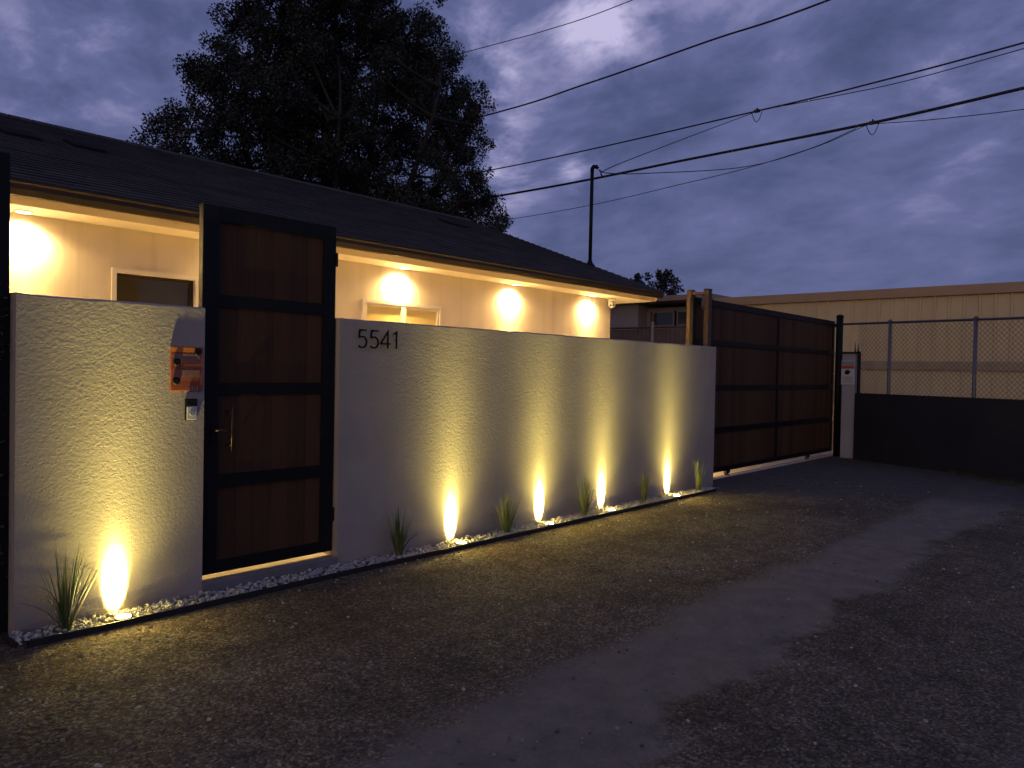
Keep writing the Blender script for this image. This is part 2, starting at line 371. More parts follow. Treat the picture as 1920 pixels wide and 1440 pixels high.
# ------------------------------------------------------------------ pedestrian gate
g = thing('pedestrian_gate', 'tall narrow gate of four stacked dark cedar panels in black steel frame', 'gate', (2.8, 4.76, .1))
f = MB(); GX0, GX1, GY0, GY1, GB, GT = 2.284, 3.302, 4.752, 4.812, .125, 2.545
f.box(GX0, GX0+.115, GY0, GY1, GB, GT, bev=.003); f.box(GX1-.10, GX1, GY0, GY1, GB, GT, bev=.003)
rails = [(GT-.10, GT), (1.885, 1.965), (1.305, 1.385), (.69, .775), (GB, GB+.08)]
for a, c in rails: f.box(GX0+.115, GX1-.10, GY0+.002, GY1-.002, a, c)
f.build('frame', M_black, g)
for (a, c), (a2, c2) in zip(rails[1:], rails[:-1]):
    p = MB(); n = 6; w = (GX1-.10-GX0-.115)/n
    for i in range(n): p.box(GX0+.115+i*w+.001, GX0+.115+(i+1)*w-.001, GY0+.022, GY0+.040, c, a2)
    p.build('wood_panel', M_wood, g)
h = MB(); h.tube([(2.475, 4.712, .93), (2.475, 4.712, 1.225)], .006, 10)
h.tube([(2.475, 4.712, .97), (2.475, 4.775, .97)], .006, 8); h.tube([(2.475, 4.712, 1.19), (2.475, 4.775, 1.19)], .006, 8); h.build('pull_handle', M_handle, g)
h = MB(); h.box(2.345, 2.385, 4.744, 4.751, .99, 1.13, bev=.002); lk = h.build('lock_plate', M_black, g)
h = MB(); h.tube([(2.365, 4.75, 1.075), (2.365, 4.705, 1.075), (2.375, 4.70, 1.075), (2.43, 4.70, 1.073)], .0075, 8); h.build('lever', M_handle, g)
for z in (.35, 2.25): MB().tube([(3.306, 4.748, z), (3.306, 4.748, z+.1)], .009, 8).build('hinge', M_black, g)

# ------------------------------------------------------------------ neighbouring dark panel at the far left
g = thing('steel_side_gate', 'tall flat black steel gate panel at the left edge beside the short wall', 'gate', (0, 4.85, 0))
f = MB(); f.box(1.09, 1.227, 4.80, 4.88, 0, 2.63, bev=.004); f.box(-2.6, -2.5, 4.79, 4.88, 0, 2.63, bev=.004)
for z0, z1 in ((2.52, 2.62), (1.88, 1.96), (1.30, 1.38), (.68, .76), (.05, .13)): f.box(-2.5, 1.09, 4.80, 4.87, z0, z1)
f.build('frame', M_black, g)
bx(-2.5, 1.09, 4.825, 4.845, .13, 2.52).build('wood_panel', M_wood, g)

# creeping plant at the corner
M_leafd = mat('ivy_leaf', (.03, .045, .018), .5, var=.3, vscale=30)
v = thing('climbing_plant', 'small dark climbing plant on the black post left of the short wall', 'plant', (1.2, 4.78, 0))
s = MB(); path = [(1.14, 4.78, 0)]
for i in range(24): path.append((1.155+.02*math.sin(i*1.3), 4.775+.008*math.cos(i*2.1), .08*(i+1)))
s.tube(path, .004, 5); s.build('stem', M_bark, v)
s = MB()
for i in range(150):
    k = random.random(); z = random.choice((random.uniform(.1, 1.9), random.uniform(1.5, 1.92))); c = Vector((1.16+random.gauss(0, .022), 4.765+random.gauss(0, .012), z))
    d = Vector((random.uniform(-1, 1), random.uniform(-1, -.1), random.uniform(-.6, .8))).normalized(); e = d.orthogonal().normalized(); l = random.uniform(.010, .02)
    s.poly([c, c+d*l*.6+e*l*.5, c+d*l*1.4, c+d*l*.6-e*l*.5])
s.build('leaves', M_leafd, v, fix=False)

# ------------------------------------------------------------------ planting strip
e = MB(); pts = []
for i in range(0, 65):
    x = 1.24+i*.12; pts.append((x, 4.488+.006*noise.noise(Vector((x*.8, 0, 7))), 0))
pts = [(1.19, 4.74, 0), (1.185, 4.60, 0), (1.20, 4.52, 0)]+pts+[(9.075, 4.53, 0), (9.08, 4.698, 0)]
for i in range(len(pts)-1):
    a, c = Vector(pts[i]), Vector(pts[i+1]); n_ = (c-a).cross(Vector((0, 0, 1))).normalized()*.006
    za = .036+.004*noise.noise(Vector((a.x*2, 1, 0))); zb = .036+.004*noise.noise(Vector((c.x*2, 1, 0)))
    if i < 3: za += .0; zb += .0
    A = [a-n_+Vector((0, 0, -.05)), a+n_+Vector((0, 0, -.05)), a+n_+Vector((0, 0, za)), a-n_+Vector((0, 0, za))]
    B = [c-n_+Vector((0, 0, -.05)), c+n_+Vector((0, 0, -.05)), c+n_+Vector((0, 0, zb)), c-n_+Vector((0, 0, zb))]
    va = [e.bm.verts.new(p) for p in A]; vb = [e.bm.verts.new(p) for p in B]
    for k in range(4): e.bm.faces.new((va[k], va[(k+1) % 4], vb[(k+1) % 4], vb[k]))
tag(e.build('garden_edging', M_blackrub), 'thin black edging strip holding the white stones along the wall foot', 'edging')
tag(bx(1.2, 9.06, 4.494, 4.70, -.1, .012).build('planting_bed', mat('bed_soil', (.12, .105, .09), .95, var=.3, vscale=30, bump=1, bscale=50, bdist=.01)), kind='structure')
FX = [1.745, 4.475, 5.66, 6.705, 8.09]
FY = 4.565
b = MB()
for _ in range(3600):
    x = random.uniform(1.205, 9.05); y = 4.70-random.random()**.9*.2
    if y < 4.502: continue
    if any((x-fx)**2+(y-FY)**2 < .062**2 for fx in FX): continue
    s = random.uniform(.007, .0165)
    b.rock((x, y, .013+s*.4+random.random()**2*.022), s*1.15, s*random.uniform(.7, 1), s*random.uniform(.6, 1))
for _ in range(22):
    x = random.uniform(1.25, 9.0); y = 4.47-random.random()**2*.35; s = random.uniform(.006, .012); b.rock((x, y, gz(x, y)+s*.5), s, s*.8, s*.75)
tag(b.build('white_stones', mat('white_marble_chips', (.46, .44, .41), .6, var=.3, vscale=25), fix=False), 'white crushed stones filling the narrow strip at the foot of the wall', 'stones', kind='stuff')

# ------------------------------------------------------------------ lamps
def lamp_profile(L, terms, col, ellipse=None):
    """terms: (peak, sigma_degrees): light strength falling off with angle from the axis, like the reflector of a real lamp"""
    L.use_nodes = True; t = L.node_tree; t.nodes.clear()
    o = N(t, 'ShaderNodeOutputLight'); e = N(t, 'ShaderNodeEmission'); t.links.new(e.outputs[0], o.inputs[0]); e.inputs[0].default_value = (*col, 1)
    tc_ = N(t, 'ShaderNodeTexCoord'); s_ = N(t, 'ShaderNodeSeparateXYZ'); nn = vmath(t, 'NORMALIZE', tc_.outputs['Normal']); t.links.new(nn.outputs[0], s_.inputs[0])
    if ellipse:      # flat-topped lobe, narrow in one direction: (strength, half width x, half width y)
        pk, ex_, ey_ = ellipse
        a = math_(t, 'POWER', math_(t, 'DIVIDE', s_.outputs[0], ex_), 2.0); b_ = math_(t, 'POWER', math_(t, 'DIVIDE', s_.outputs[1], ey_), 2.0)
        q = math_(t, 'POWER', math_(t, 'ADD', a, b_), 2.0)
        tot_ = math_(t, 'MULTIPLY', math_(t, 'EXPONENT', math_(t, 'MULTIPLY', q, -1.0)), pk)
        tot_ = math_(t, 'MULTIPLY', tot_, math_(t, 'LESS_THAN', s_.outputs[2], 0.0))
    else:
        ang = math_(t, 'ARCCOSINE', math_(t, 'MULTIPLY', s_.outputs[2], -1.0)); sq = math_(t, 'MULTIPLY', ang, ang); tot_ = None
        for pk, sg in terms:
            v_ = math_(t, 'MULTIPLY', math_(t, 'EXPONENT', math_(t, 'MULTIPLY', sq, -1/(2*rad(sg)**2))), pk)
            tot_ = v_ if tot_ is None else math_(t, 'ADD', tot_, v_)
    t.links.new(tot_, e.inputs[1])
UP_COL = (1.0, .83, .23)
UP = bpy.data.lights.new('uplight_bulb', 'SPOT'); UP.energy = 4*math.pi**2*1.0; UP.spot_size = rad(170); UP.spot_blend = .2; UP.shadow_soft_size = .018
lamp_profile(UP, [(165, 9.3), (7.0, 20), (.05, 80)], UP_COL)
UR = UP.copy(); UR.name = 'uplight_reflector'; UR.node_tree.nodes.clear(); lamp_profile(UR, None, UP_COL, ellipse=(27, .24, .47))
M_uplens = emit('uplight_lens', (1, .86, .55), 14)
def uplight(x, label):
    r = thing('ground_uplight', label, 'light', (x, FY, 0), 'uplights set in the white stones')
    h = MB(); h.lathe((x, FY, -.05), [(.044, 0), (.044, .074), (.050, .076), (.050, .080), (.042, .081)]); h.build('housing', M_black, r)
    h = MB(); h.lathe((x, FY, .0312), [(.040, 0), (.040, .003), (.03, .005), (.01, .006)]); h.build('lens', M_uplens, r)
    lo = bpy.data.objects.new('bulb', UP); COL.objects.link(lo); lo.parent = r
    lo.location = (0, 0, .058); lo.rotation_euler = (rad(180+16.7), 0, 0)   # up, leaning slightly off the wall
    lo = bpy.data.objects.new('reflector', UR); COL.objects.link(lo); lo.parent = r
    lo.location = (0, 0, .058); lo.rotation_euler = (rad(180-55), 0, 0)
    return r
for x, lb_ in zip(FX, ('round ground uplight in front of the short wall left of the gate', 'round ground uplight at the long wall, closest to the gate',
                      'second ground uplight from the gate along the long wall', 'third ground uplight from the gate along the long wall',
                      'ground uplight at the far end of the long wall')):
    uplight(x, lb_)

SOF = 2.60; HY = 6.5
DL_COL = (1.0, .61, .175)
DLl = bpy.data.lights.new('downlight_bulb', 'SPOT'); DLl.energy = 4*math.pi**2; DLl.spot_size = rad(165); DLl.spot_blend = .3; DLl.shadow_soft_size = .03
lamp_profile(DLl, [(48, 12.5), (1.5, 34), (.35, 75)], DL_COL)
DR = DLl.copy(); DR.name = 'downlight_reflector'; DR.node_tree.nodes.clear(); lamp_profile(DR, None, (1, .68, .30), ellipse=(5.0, .64, .40))
M_dl = emit('downlight_lens', (1, .78, .45), 14)
def downlight(x, label, y=6.385, rz=0):
    r = thing('recessed_downlight', label, 'light', (x, y, SOF), 'downlights in the eave')
    h = MB(); h.lathe((x, y, SOF-.008), [(.047, 0), (.062, .002), (.062, .0095)], seg=28); h.build('trim_ring', M_trim, r)
    h = MB(); h.lathe((x, y, SOF-.011), [(.040, 0), (.044, .002), (.044, .0028)], seg=28); h.build('lens', M_dl, r)
    lo = bpy.data.objects.new('bulb', DLl); COL.objects.link(lo); lo.parent = r; lo.location = (0, 0, -.045); lo.rotation_euler = (rad(-17), 0, 0)
    lo = bpy.data.objects.new('reflector', DR); COL.objects.link(lo); lo.parent = r; lo.location = (0, 0, -.045); lo.rotation_euler = (rad(42), 0, 0)
    return r
for x, lb_ in ((1.716, 'bright recessed eave downlight at the far left above the short wall'), (3.52, 'recessed eave downlight hidden behind the tall pedestrian gate'),
               (5.32, 'recessed eave downlight directly above the lit two-pane window'), (7.154, 'recessed eave downlight in the middle of the blank house wall'),
               (8.82, 'recessed eave downlight nearest the security camera at the house corner'), (-.1, 'recessed eave downlight beyond the left edge of the picture')):
    downlight(x, lb_)

dl = downlight(9.76, 'recessed downlight under the side eave, out of sight behind the house corner', 7.3)
# ------------------------------------------------------------------ house
H = thing('house', 'low house with dark shingle roof and cream wall lit from its eaves', 'house', (3, 6.5, 0))
HX0, HX1, HB = -5.0, 9.412, 13.8
W1 = (2.40, 3.05, 1.15, 2.235); W2 = (4.875, 5.935, 1.1, 2.195)
b = MB()
def wall_with_holes(b, x0, x1, y0, y1, z0, z1, holes):
    xs_ = sorted({x0, x1, *[h_[0] for h_ in holes], *[h_[1] for h_ in holes]})
    for i in range(len(xs_)-1):
        a, c = xs_[i], xs_[i+1]; hh = [h_ for h_ in holes if h_[0] <= a+1e-6 and h_[1] >= c-1e-6]
        if hh: b.box(a, c, y0, y1, z0, hh[0][2]); b.box(a, c, y0, y1, hh[0][3], z1)
        else: b.box(a, c, y0, y1, z0, z1)
    return b
wall_with_holes(b, HX0, HX1, HY, HY+.2, 0, SOF, [W1, W2])
bmesh.ops.remove_doubles(b.bm, verts=b.bm.verts[:], dist=.0005)
b.box(HX1-.2, HX1, HY+.2, HB, 0, SOF); b.box(HX0, HX0+.2, HY+.2, HB, 0, SOF); b.box(HX0+.2, HX1-.2, HB-.2, HB, 0, SOF)
b.build('wall', M_house, H)
EY = 6.07; XR = 10.10; PITCH = .375; RY = 10.15
bx(HX0-.6, XR-.03, 6.13, HY, SOF, SOF+.018).build('soffit', M_soffit, H)
bx(HX1, XR-.03, HY+.001, HB+.3, SOF, SOF+.018).build('side_soffit', M_soffit, H)
b = MB(); b.extrude_poly([(6.128, SOF-.004), (6.128, SOF+.10), (EY, SOF+.135), (EY, SOF+.062)], 'x', HX0-.6, XR-.032); b.build('fascia', M_fasc, H)
# gable triangle and barge board
b = MB(); b.extrude_poly([(6.13, SOF+.02), (HB+.6, SOF+.02), (RY+3.98, SOF+.10), (RY, SOF+.08+PITCH*4.05), (EY+.05, SOF+.13)], 'x', XR-.08, XR-.03); b.build('gable', M_fascia, H)
# gutter: open half trough profile
gp_ = [(-.002, 0), (-.045, 0), (-.07, .028), (-.07, .05), (-.085, .058), (-.085, .070), (-.074, .070), (-.06, .05), (-.042, .010), (-.010, .010), (-.010, .070), (-.002, .070)]
b = MB(); b.extrude_poly([(EY+a_, SOF+.045+c_*1.45) for a_, c_ in gp_], 'x', HX0-.6, XR)
b.build('gutter', M_gutter, H)
def shingle():
    M = bpy.data.materials.new('asphalt_shingle'); M.use_nodes = True; t = M.node_tree; b = t.nodes['Principled BSDF']; b.inputs['Roughness'].default_value = .9
    g = N(t, 'ShaderNodeTexCoord'); sp_ = N(t, 'ShaderNodeSeparateXYZ'); t.links.new(g.outputs['Object'], sp_.inputs[0])
    cb = N(t, 'ShaderNodeCombineXYZ'); t.links.new(sp_.outputs[0], cb.inputs[0]); t.links.new(sp_.outputs[1], cb.inputs[1])
    br = N(t, 'ShaderNodeTexBrick', offset=.37, inp={'Scale': 1.0, 'Brick Width': .26, 'Row Height': .1333, 'Mortar Size': .004, 'Color1': (.028, .024, .022, 1), 'Color2': (.052, .045, .040, 1), 'Mortar': (.012, .011, .010, 1)})
    t.links.new(cb.outputs[0], br.inputs['Vector'])
    n = N(t, 'ShaderNodeTexNoise', inp={'Scale': 2.2, 'Detail': 5}); t.links.new(g.outputs['Object'], n.inputs['Vector'])
    c = mixc(t, 1.0, br.outputs['Color'], ramp(t, [(.3, .7), (.7, 1.25)], n.outputs[0]).outputs[0], 'MULTIPLY'); t.links.new(c, b.inputs['Base Color'])
    n = N(t, 'ShaderNodeTexNoise', inp={'Scale': 120, 'Detail': 3}); t.links.new(g.outputs['Object'], n.inputs['Vector'])
    bp = N(t, 'ShaderNodeBump', inp={'Strength': .6, 'Distance': .004}); t.links.new(n.outputs[0], bp.inputs['Height']); t.links.new(bp.outputs[0], b.inputs['Normal'])
    return M
M_sh = shingle(); M_vent = mat('vent_black', (.010, .010, .011), .95, spec=.1)
b = MB(); prof = []; E0 = EY-.06; nC = 32; dy = (RY-E0)/nC; z0 = SOF+.145
for i in range(nC):
    ya = E0+i*dy; za = z0+(ya-E0)*PITCH
    prof += [(ya, za+.014), (ya+dy, za+dy*PITCH+.002)]
prof = prof+[(RY, z0+(RY-E0)*PITCH+.014)]
back = [(HB+.6, z0+(RY-E0)*PITCH-(HB+.6-RY)*PITCH), (HB+.6, z0+(RY-E0)*PITCH-(HB+.6-RY)*PITCH-.06), (RY, z0+(RY-E0)*PITCH-.06), (E0, z0-.02)]
b.extrude_poly(prof+back, 'x', HX0-.6, XR); roof = b.build('roof', M_sh, H)
rz = z0+(RY-E0)*PITCH
b = MB()
for i in range(66):
    x = HX0-.6+i*.24
    if x > XR-.22: break
    b.extrude_poly([(RY-.14, rz-.14*PITCH+.018+.0), (RY, rz+.034), (RY+.14, rz-.14*PITCH+.018), (RY+.14, rz-.14*PITCH+.004), (RY, rz+.018), (RY-.14, rz-.14*PITCH+.004)], 'x', x, x+.225)
b.build('ridge_cap', M_sh, roof)
def roof_z(y): return z0+(y-E0)*PITCH
for xv, yv, L in ((2.1, 8.6, .5), (2.75, 8.75, .5), (8.3, 9.0, .6)):
    b = MB(); z = roof_z(yv)
    b.extrude_poly([(yv-.20, z-.20*PITCH+.01), (yv-.18, z-.18*PITCH+.035), (yv+.15, z+.15*PITCH+.03), (yv+.17, z+.17*PITCH+.01)], 'x', xv, xv+L*.62)
    b.build('roof_vent', M_vent, roof)
# windows
def window(W_, panes, glass, lab):
    RC = .02 if glass is M_glassd else -.014
    x0, x1, z0_, z1 = W_
    tr = MB(); tw = .035
    tr.box(x0-tw, x0, HY-.022, HY-.001, z0_-tw, z1+tw); tr.box(x1, x1+tw, HY-.022, HY-.001, z0_-tw, z1+tw); tr.box(x0, x1, HY-.022, HY-.001, z1, z1+tw); tr.box(x0, x1, HY-.022, HY-.001, z0_-tw, z0_)
    fo = tr.build('window', M_trim, H)
    if lab: fo['label'] = lab
    fr = MB(); fw_ = .028
    fr.box(x0, x0+fw_, HY+RC, HY+RC+.05, z0_, z1); fr.box(x1-fw_, x1, HY+RC, HY+RC+.05, z0_, z1); fr.box(x0+fw_, x1-fw_, HY+RC, HY+RC+.05, z1-fw_, z1); fr.box(x0+fw_, x1-fw_, HY+RC, HY+RC+.05, z0_, z0_+fw_)
    for xm in panes: fr.box(xm-.03, xm+.03, HY+RC-.008, HY+RC+.055, z0_+fw_, z1-fw_)
    fr.build('frame', M_trim if glass is M_shade else M_gutter, fo)
    es = [x0+fw_]+[q for xm in panes for q in (xm-.03, xm+.03)]+[x1-fw_]
    for i in range(0, len(es), 2): bx(es[i], es[i+1], HY+RC+.025, HY+RC+.033, z0_+fw_, z1-fw_).build('pane', glass, fo)
window(W1, [], M_glassd, 'dark single-pane window left of the tall gate')
window(W2, [5.40], M_shade, 'two-pane window with pale shades under a downlight')

# security camera under the eave corner
s = thing('security_camera', 'white dome security camera under the eave at the house corner', 'camera', (9.30, 6.40, SOF))
h = MB(); h.lathe((9.30, 6.40, SOF-.001), [(.062, 0), (.062, -.03), (.055, -.04)], seg=24); h.build('mount', M_whitep, s)
h = MB(); h.lathe((9.30, 6.40, SOF-.042), [(.05, 0), (.058, -.02), (.058, -.05), (.048, -.08), (.025, -.098), (.005, -.103)], seg=24); h.build('body', M_whitep, s)
dv = Vector((-.75, -.6, -.25)).normalized()
for k in (-1, 1):
    h = MB(); h.lathe(Vector((9.30, 6.40, SOF-.095))+dv*.045+Vector((.6, -.75, 0))*.022*k, [(.012, 0), (.012, .012), (.008, .014)], axis=dv, seg=14); h.build('lens', M_black, s)

# service mast on the roof
ms = thing('service_mast', 'black electrical mast pipe rising from the roof near its gable end', 'mast', (10.0, 7.32, 3.2))
h = MB(); h.tube([(9.99, 7.32, 3.12), (10.0, 7.32, 4.80)], .029, 12); h.build('pipe', M_black, ms)
h = MB(); h.lathe((9.99, 7.32, 3.20), [(.09, 0), (.085, .03), (.04, .09), (.036, .12)], seg=18); h.build('roof_flashing', M_black, ms)
h = MB(); h.tube([(10.0, 7.32, 4.76), (10.0, 7.32, 4.81), (10.02, 7.305, 4.845), (10.055, 7.28, 4.85), (10.08, 7.26, 4.815)], [.031, .033, .036, .034, .026], 12); h.build('weatherhead', M_black, ms)

# ------------------------------------------------------------------ wall fittings
nb = thing('house_number', 'black metal house number 5541 fixed to the long white wall', 'house number', (3.64, 4.69, 1.72))
def stroke(b, pts, w=.0115, y0=4.672, y1=4.682):
    pts = [Vector((p[0], 0, p[1])) for p in pts]
    L = []; R_ = []
    for i, p in enumerate(pts):
        if i == 0: t = (pts[1]-p).normalized(); k = 1
        elif i == len(pts)-1: t = (p-pts[i-1]).normalized(); k = 1
        else:
            t1 = (p-pts[i-1]).normalized(); t2 = (pts[i+1]-p).normalized(); t = (t1+t2).normalized(); k = 1/max(.35, t.dot(t1))
        n_ = Vector((-t.z, 0, t.x))*w/2*k; L.append(p+n_); R_.append(p-n_)
    for i in range(len(pts)-1):
        q = [L[i], L[i+1], R_[i+1], R_[i]]
        v0 = [b.bm.verts.new((a.x, y0, a.z)) for a in q]; v1 = [b.bm.verts.new((a.x, y1, a.z)) for a in q]
        b.bm.faces.new(v0); b.bm.faces.new(v1[::-1])
        for j in range(4): b.bm.faces.new((v0[j], v1[j], v1[(j+1) % 4], v0[(j+1) % 4]))
def digit(ch, x, w):
    b = MB(); z = 1.655; h_ = .132
    if ch == '5':
        stroke(b, [(x+w*.92, z+h_), (x+w*.22, z+h_), (x+w*.16, z+h_*.58)])
        arc = [(x+w*.16, z+h_*.58)]
        for i in range(15):
            a = rad(125-i*(125+140)/14); arc.append((x+w*.48+w*.47*math.cos(a), z+h_*.315+h_*.32*math.sin(a)))
        stroke(b, arc, w=.0113)
    elif ch == '4':
        stroke(b, [(x+w*.98, z+h_*.27), (x+w*.03, z+h_*.27), (x+w*.74, z+h_), (x+w*.74, z)])
    else:
        stroke(b, [(x-w*.2, z+h_*.86), (x+w*.8, z+h_), (x+w*.8, z)])
    for px_, pz_ in (((x+w*.5 if ch != '1' else x+w*.8), z+h_*(.27 if ch == '4' else .95 if ch == '5' else .5)),):
        b.tube([(px_, 4.6825, pz_), (px_, 4.704, pz_)], .003, 6)
    b.build('digit', M_black, nb)
digit('5', 3.452, .088); digit('5', 3.563, .088); digit('4', 3.668, .098); digit('1', 3.803, .03)

# orange box with round black knobs
def orange_mat():
    M = bpy.data.materials.new('orange_translucent_plastic'); M.use_nodes = True; t = M.node_tree; b = t.nodes['Principled BSDF']
    g = N(t, 'ShaderNodeTexCoord'); q = N(t, 'ShaderNodeMapping'); q.inputs['Scale'].default_value = (1, 1, 4); t.links.new(g.outputs['Object'], q.inputs[0])
    n = N(t, 'ShaderNodeTexNoise', inp={'Scale': 9, 'Detail': 4}); t.links.new(q.outputs[0], n.inputs['Vector'])
    r = ramp(t, [(.3, (.28, .055, .02)), (.55, (.38, .10, .035)), (.75, (.34, .15, .085))], n.outputs[0]); t.links.new(r.outputs[0], b.inputs['Base Color'])
    b.inputs['Roughness'].default_value = .25; return M
M_or = orange_mat()
ob = thing('orange_wall_box', 'orange plastic box with three round black knobs on the short wall', 'wall box', (2.165, 4.66, 1.46))
X0, X1, Z0, Z1 = 2.058, 2.262, 1.335, 1.612
bx(X0, X1, 4.690, 4.7025, Z0, Z1, .003).build('body', M_or, ob)
b = MB(); b.box(X0+.006, X1-.055, 4.6875, 4.6895, Z1-.035, Z1-.006); b.build('top_label', mat('bright_orange_label', (.72, .22, .02), .35, var=.1, vscale=60), ob)
b = MB(); b.box(X0+.012, X1-.02, 4.6878, 4.6895, Z1-.105, Z1-.045); b.box(X0+.06, X1-.02, 4.6878, 4.6895, Z0+.09, Z0+.13); b.build('smoky_window', mat('smoky_plastic', (.26, .15, .11), .15, var=.2, vscale=20), ob)
b = MB()
for k in range(6): b.box(X0+.065, X1-.025-.01*(k % 3), 4.6862, 4.6876, Z0+.142+k*.0105, Z0+.1455+k*.0105)
b.build('printed_lines', mat('print_brown', (.2, .06, .03), .5), ob)
for kx, kz in ((X1-.034, Z1-.032), (X0+.036, Z1-.098), (X0+.034, Z0+.062)):
    b = MB(); b.lathe((kx, 4.6895, kz), [(.024, 0), (.024, .006), (.018, .009), (.009, .008)], axis=(0, -1, 0), seg=20); b.build('knob', M_black, ob)
b = MB()
for k in range(4): b.box(X0+.115+k*.016, X0+.121+k*.016, 4.685, 4.6895, Z0-.004, Z0+.02+.008*(k % 2))
b.build('key_tab', M_steel, ob)

db = thing('door_bell', 'small black and white doorbell below the orange box', 'doorbell', (2.195, 4.69, 1.215))
bx(2.152, 2.226, 4.694, 4.7025, 1.148, 1.285, .003).build('back_plate', M_black, db)
bx(2.160, 2.224, 4.683, 4.6935, 1.152, 1.236, .004).build('body', M_whitep, db)
bx(2.156, 2.226, 4.681, 4.6935, 1.238, 1.283, .004).build('camera_cover', M_black, db)
b = MB(); b.lathe((2.193, 4.683, 1.192), [(.017, 0), (.017, .003), (.014, .004)], axis=(0, -1, 0), seg=20); b.build('button', mat('grey_button', (.35, .35, .38), .4), db)

# ------------------------------------------------------------------ grass tufts
M_gr = []
for i, c in enumerate(((.15, .21, .055), (.22, .28, .08), (.11, .17, .05))):
    Mg = bpy.data.materials.new('grass_blade_%s' % ('mid', 'pale', 'deep')[i]); Mg.use_nodes = True; tg = Mg.node_tree; bg_ = tg.nodes['Principled BSDF']; bg_.inputs['Roughness'].default_value = .5
    gg = N(tg, 'ShaderNodeNewGeometry'); rg = ramp(tg, [(0, tuple(q*.55 for q in c)), (.6, c), (.86, tuple(q*1.3 for q in c)), (.90, (.30, .23, .10))], gg.outputs['Random Per Island'])
    tg.links.new(rg.outputs[0], bg_.inputs['Base Color']); M_gr.append(Mg)
def tuft(x, y, hgt, n, mi, spread, label, seed):
    rnd = random.Random(seed)
    r = thing('grass_tuft', label, 'ornamental grass', (x, y, .01), 'ornamental grasses between the uplights')
    b = MB()
    for i in range(n):
        a = rnd.uniform(0, 2*math.pi); L = hgt*rnd.uniform(.5, 1.05); lean = rnd.random()**1.3*spread
        bend = rnd.uniform(.1, .6)*lean if rnd.random() < .85 else rnd.uniform(.7, 1.5); w = rnd.uniform(.0022, .0046); d = Vector((math.cos(a), math.sin(a)*.75, 0)); sd_ = Vector((-d.y, d.x, 0)).normalized()
        sd_ = (sd_+Vector((rnd.uniform(-.7, .7), rnd.uniform(-.7, .7), 0))).normalized()
        base = Vector((x, y, .008))+d*rnd.uniform(0, .02); seg = 7; pl_ = []
        for k in range(seg+1):
            u = k/seg; p = base+d*(L*(math.sin(lean)*u+bend*u*u*.5))+Vector((0, 0, L*(u*math.cos(lean)-bend*u*u*u*.45)))
            if p.y > 4.694: p.y = 4.694
            ww = w*(1-u**2.2)+.0003; pl_.append((p-sd_*ww, p+sd_*ww))
        vs = [(b.bm.verts.new(p), b.bm.verts.new(q)) for p, q in pl_]
        for k in range(seg): b.bm.faces.new((vs[k][0], vs[k][1], vs[k+1][1], vs[k+1][0])).smooth = True
    b.build('blades', M_gr[mi], r, fix=False)
for a in ((1.44, 4.56, .52, 95, 2, .42, 'large dark green grass tuft at the foot of the short wall', 1),
          (3.80, 4.58, .42, 120, 2, .30, 'shaded dark grass tuft below the house number', 2),
          (5.06, 4.58, .43, 110, 1, .38, 'pale green grass tuft between the two uplights closest to the gate on the long wall', 3),
          (6.22, 4.57, .46, 110, 1, .38, 'grass tuft just left of the third uplight from the gate', 4),
          (7.38, 4.58, .40, 110, 0, .30, 'dark grass tuft between the two farthest uplights', 5),
          (8.62, 4.57, .48, 60, 1, .36, 'thin yellow green grass tuft at the far end of the long wall', 6)):
    tuft(*a)

# ------------------------------------------------------------------ sliding driveway gate
g = thing('sliding_gate', 'wide sliding driveway gate of eight dark wood panels in a black frame', 'gate', (12.2, 5.08, 0))
f = MB(); sx0, sx1, sy0, sy1 = 9.29, 14.80, 5.055, 5.105; zb, zt = .085, 2.555
f.box(sx0, sx0+.07, sy0, sy1, zb, zt); f.box(sx1-.07, sx1, sy0, sy1, zb, zt); f.box(12.16, 12.225, sy0, sy1, zb+.07, zt-.09)
rl = [(zt-.09, zt), (1.915, 1.99), (1.275, 1.35), (.655, .735), (zb, zb+.07)]
for a, c in rl:
    for q0, q1 in ((sx0+.07, 12.16), (12.225, sx1-.07)): f.box(q0, q1, sy0+.002, sy1-.002, a, c)
f.box(12.16, 12.225, sy0+.002, sy1-.002, zb, zb+.07); f.box(12.16, 12.225, sy0+.002, sy1-.002, zt-.09, zt)
f.build('frame', M_black, g)
for q0, q1 in ((sx0+.07, 12.16), (12.225, sx1-.07)):
    for (a, c), (a2, c2) in zip(rl[1:], rl[:-1]):
        p = MB(); n = 18; w = (q1-q0)/n
        for i in range(n): p.box(q0+i*w+.001, q0+(i+1)*w-.001, sy0+.018, sy0+.034, c, a2)
        p.build('wood_panel', M_wood, g)
for xw in (10.45, 13.6):
    f = MB(); f.lathe((xw, 5.06, .058), [(.045, 0), (.045, .008), (.036, .012), (.036, .028), (.045, .032), (.045, .04)], axis=(0, 1, 0), seg=20)
    wh = f.build('wheel', M_galv, g)
    f = MB(); f.box(xw-.05, xw+.05, 5.045, 5.058, .05, .14); f.box(xw-.012, xw+.012, 5.03, 5.045, .05, .07); f.build('bracket', M_black, wh)
tag(bx(9.3, 14.9, 5.068, 5.092, -.02, .0175).build('gate_rail', M_galv), 'thin steel floor rail the sliding gate rolls on', 'rail')

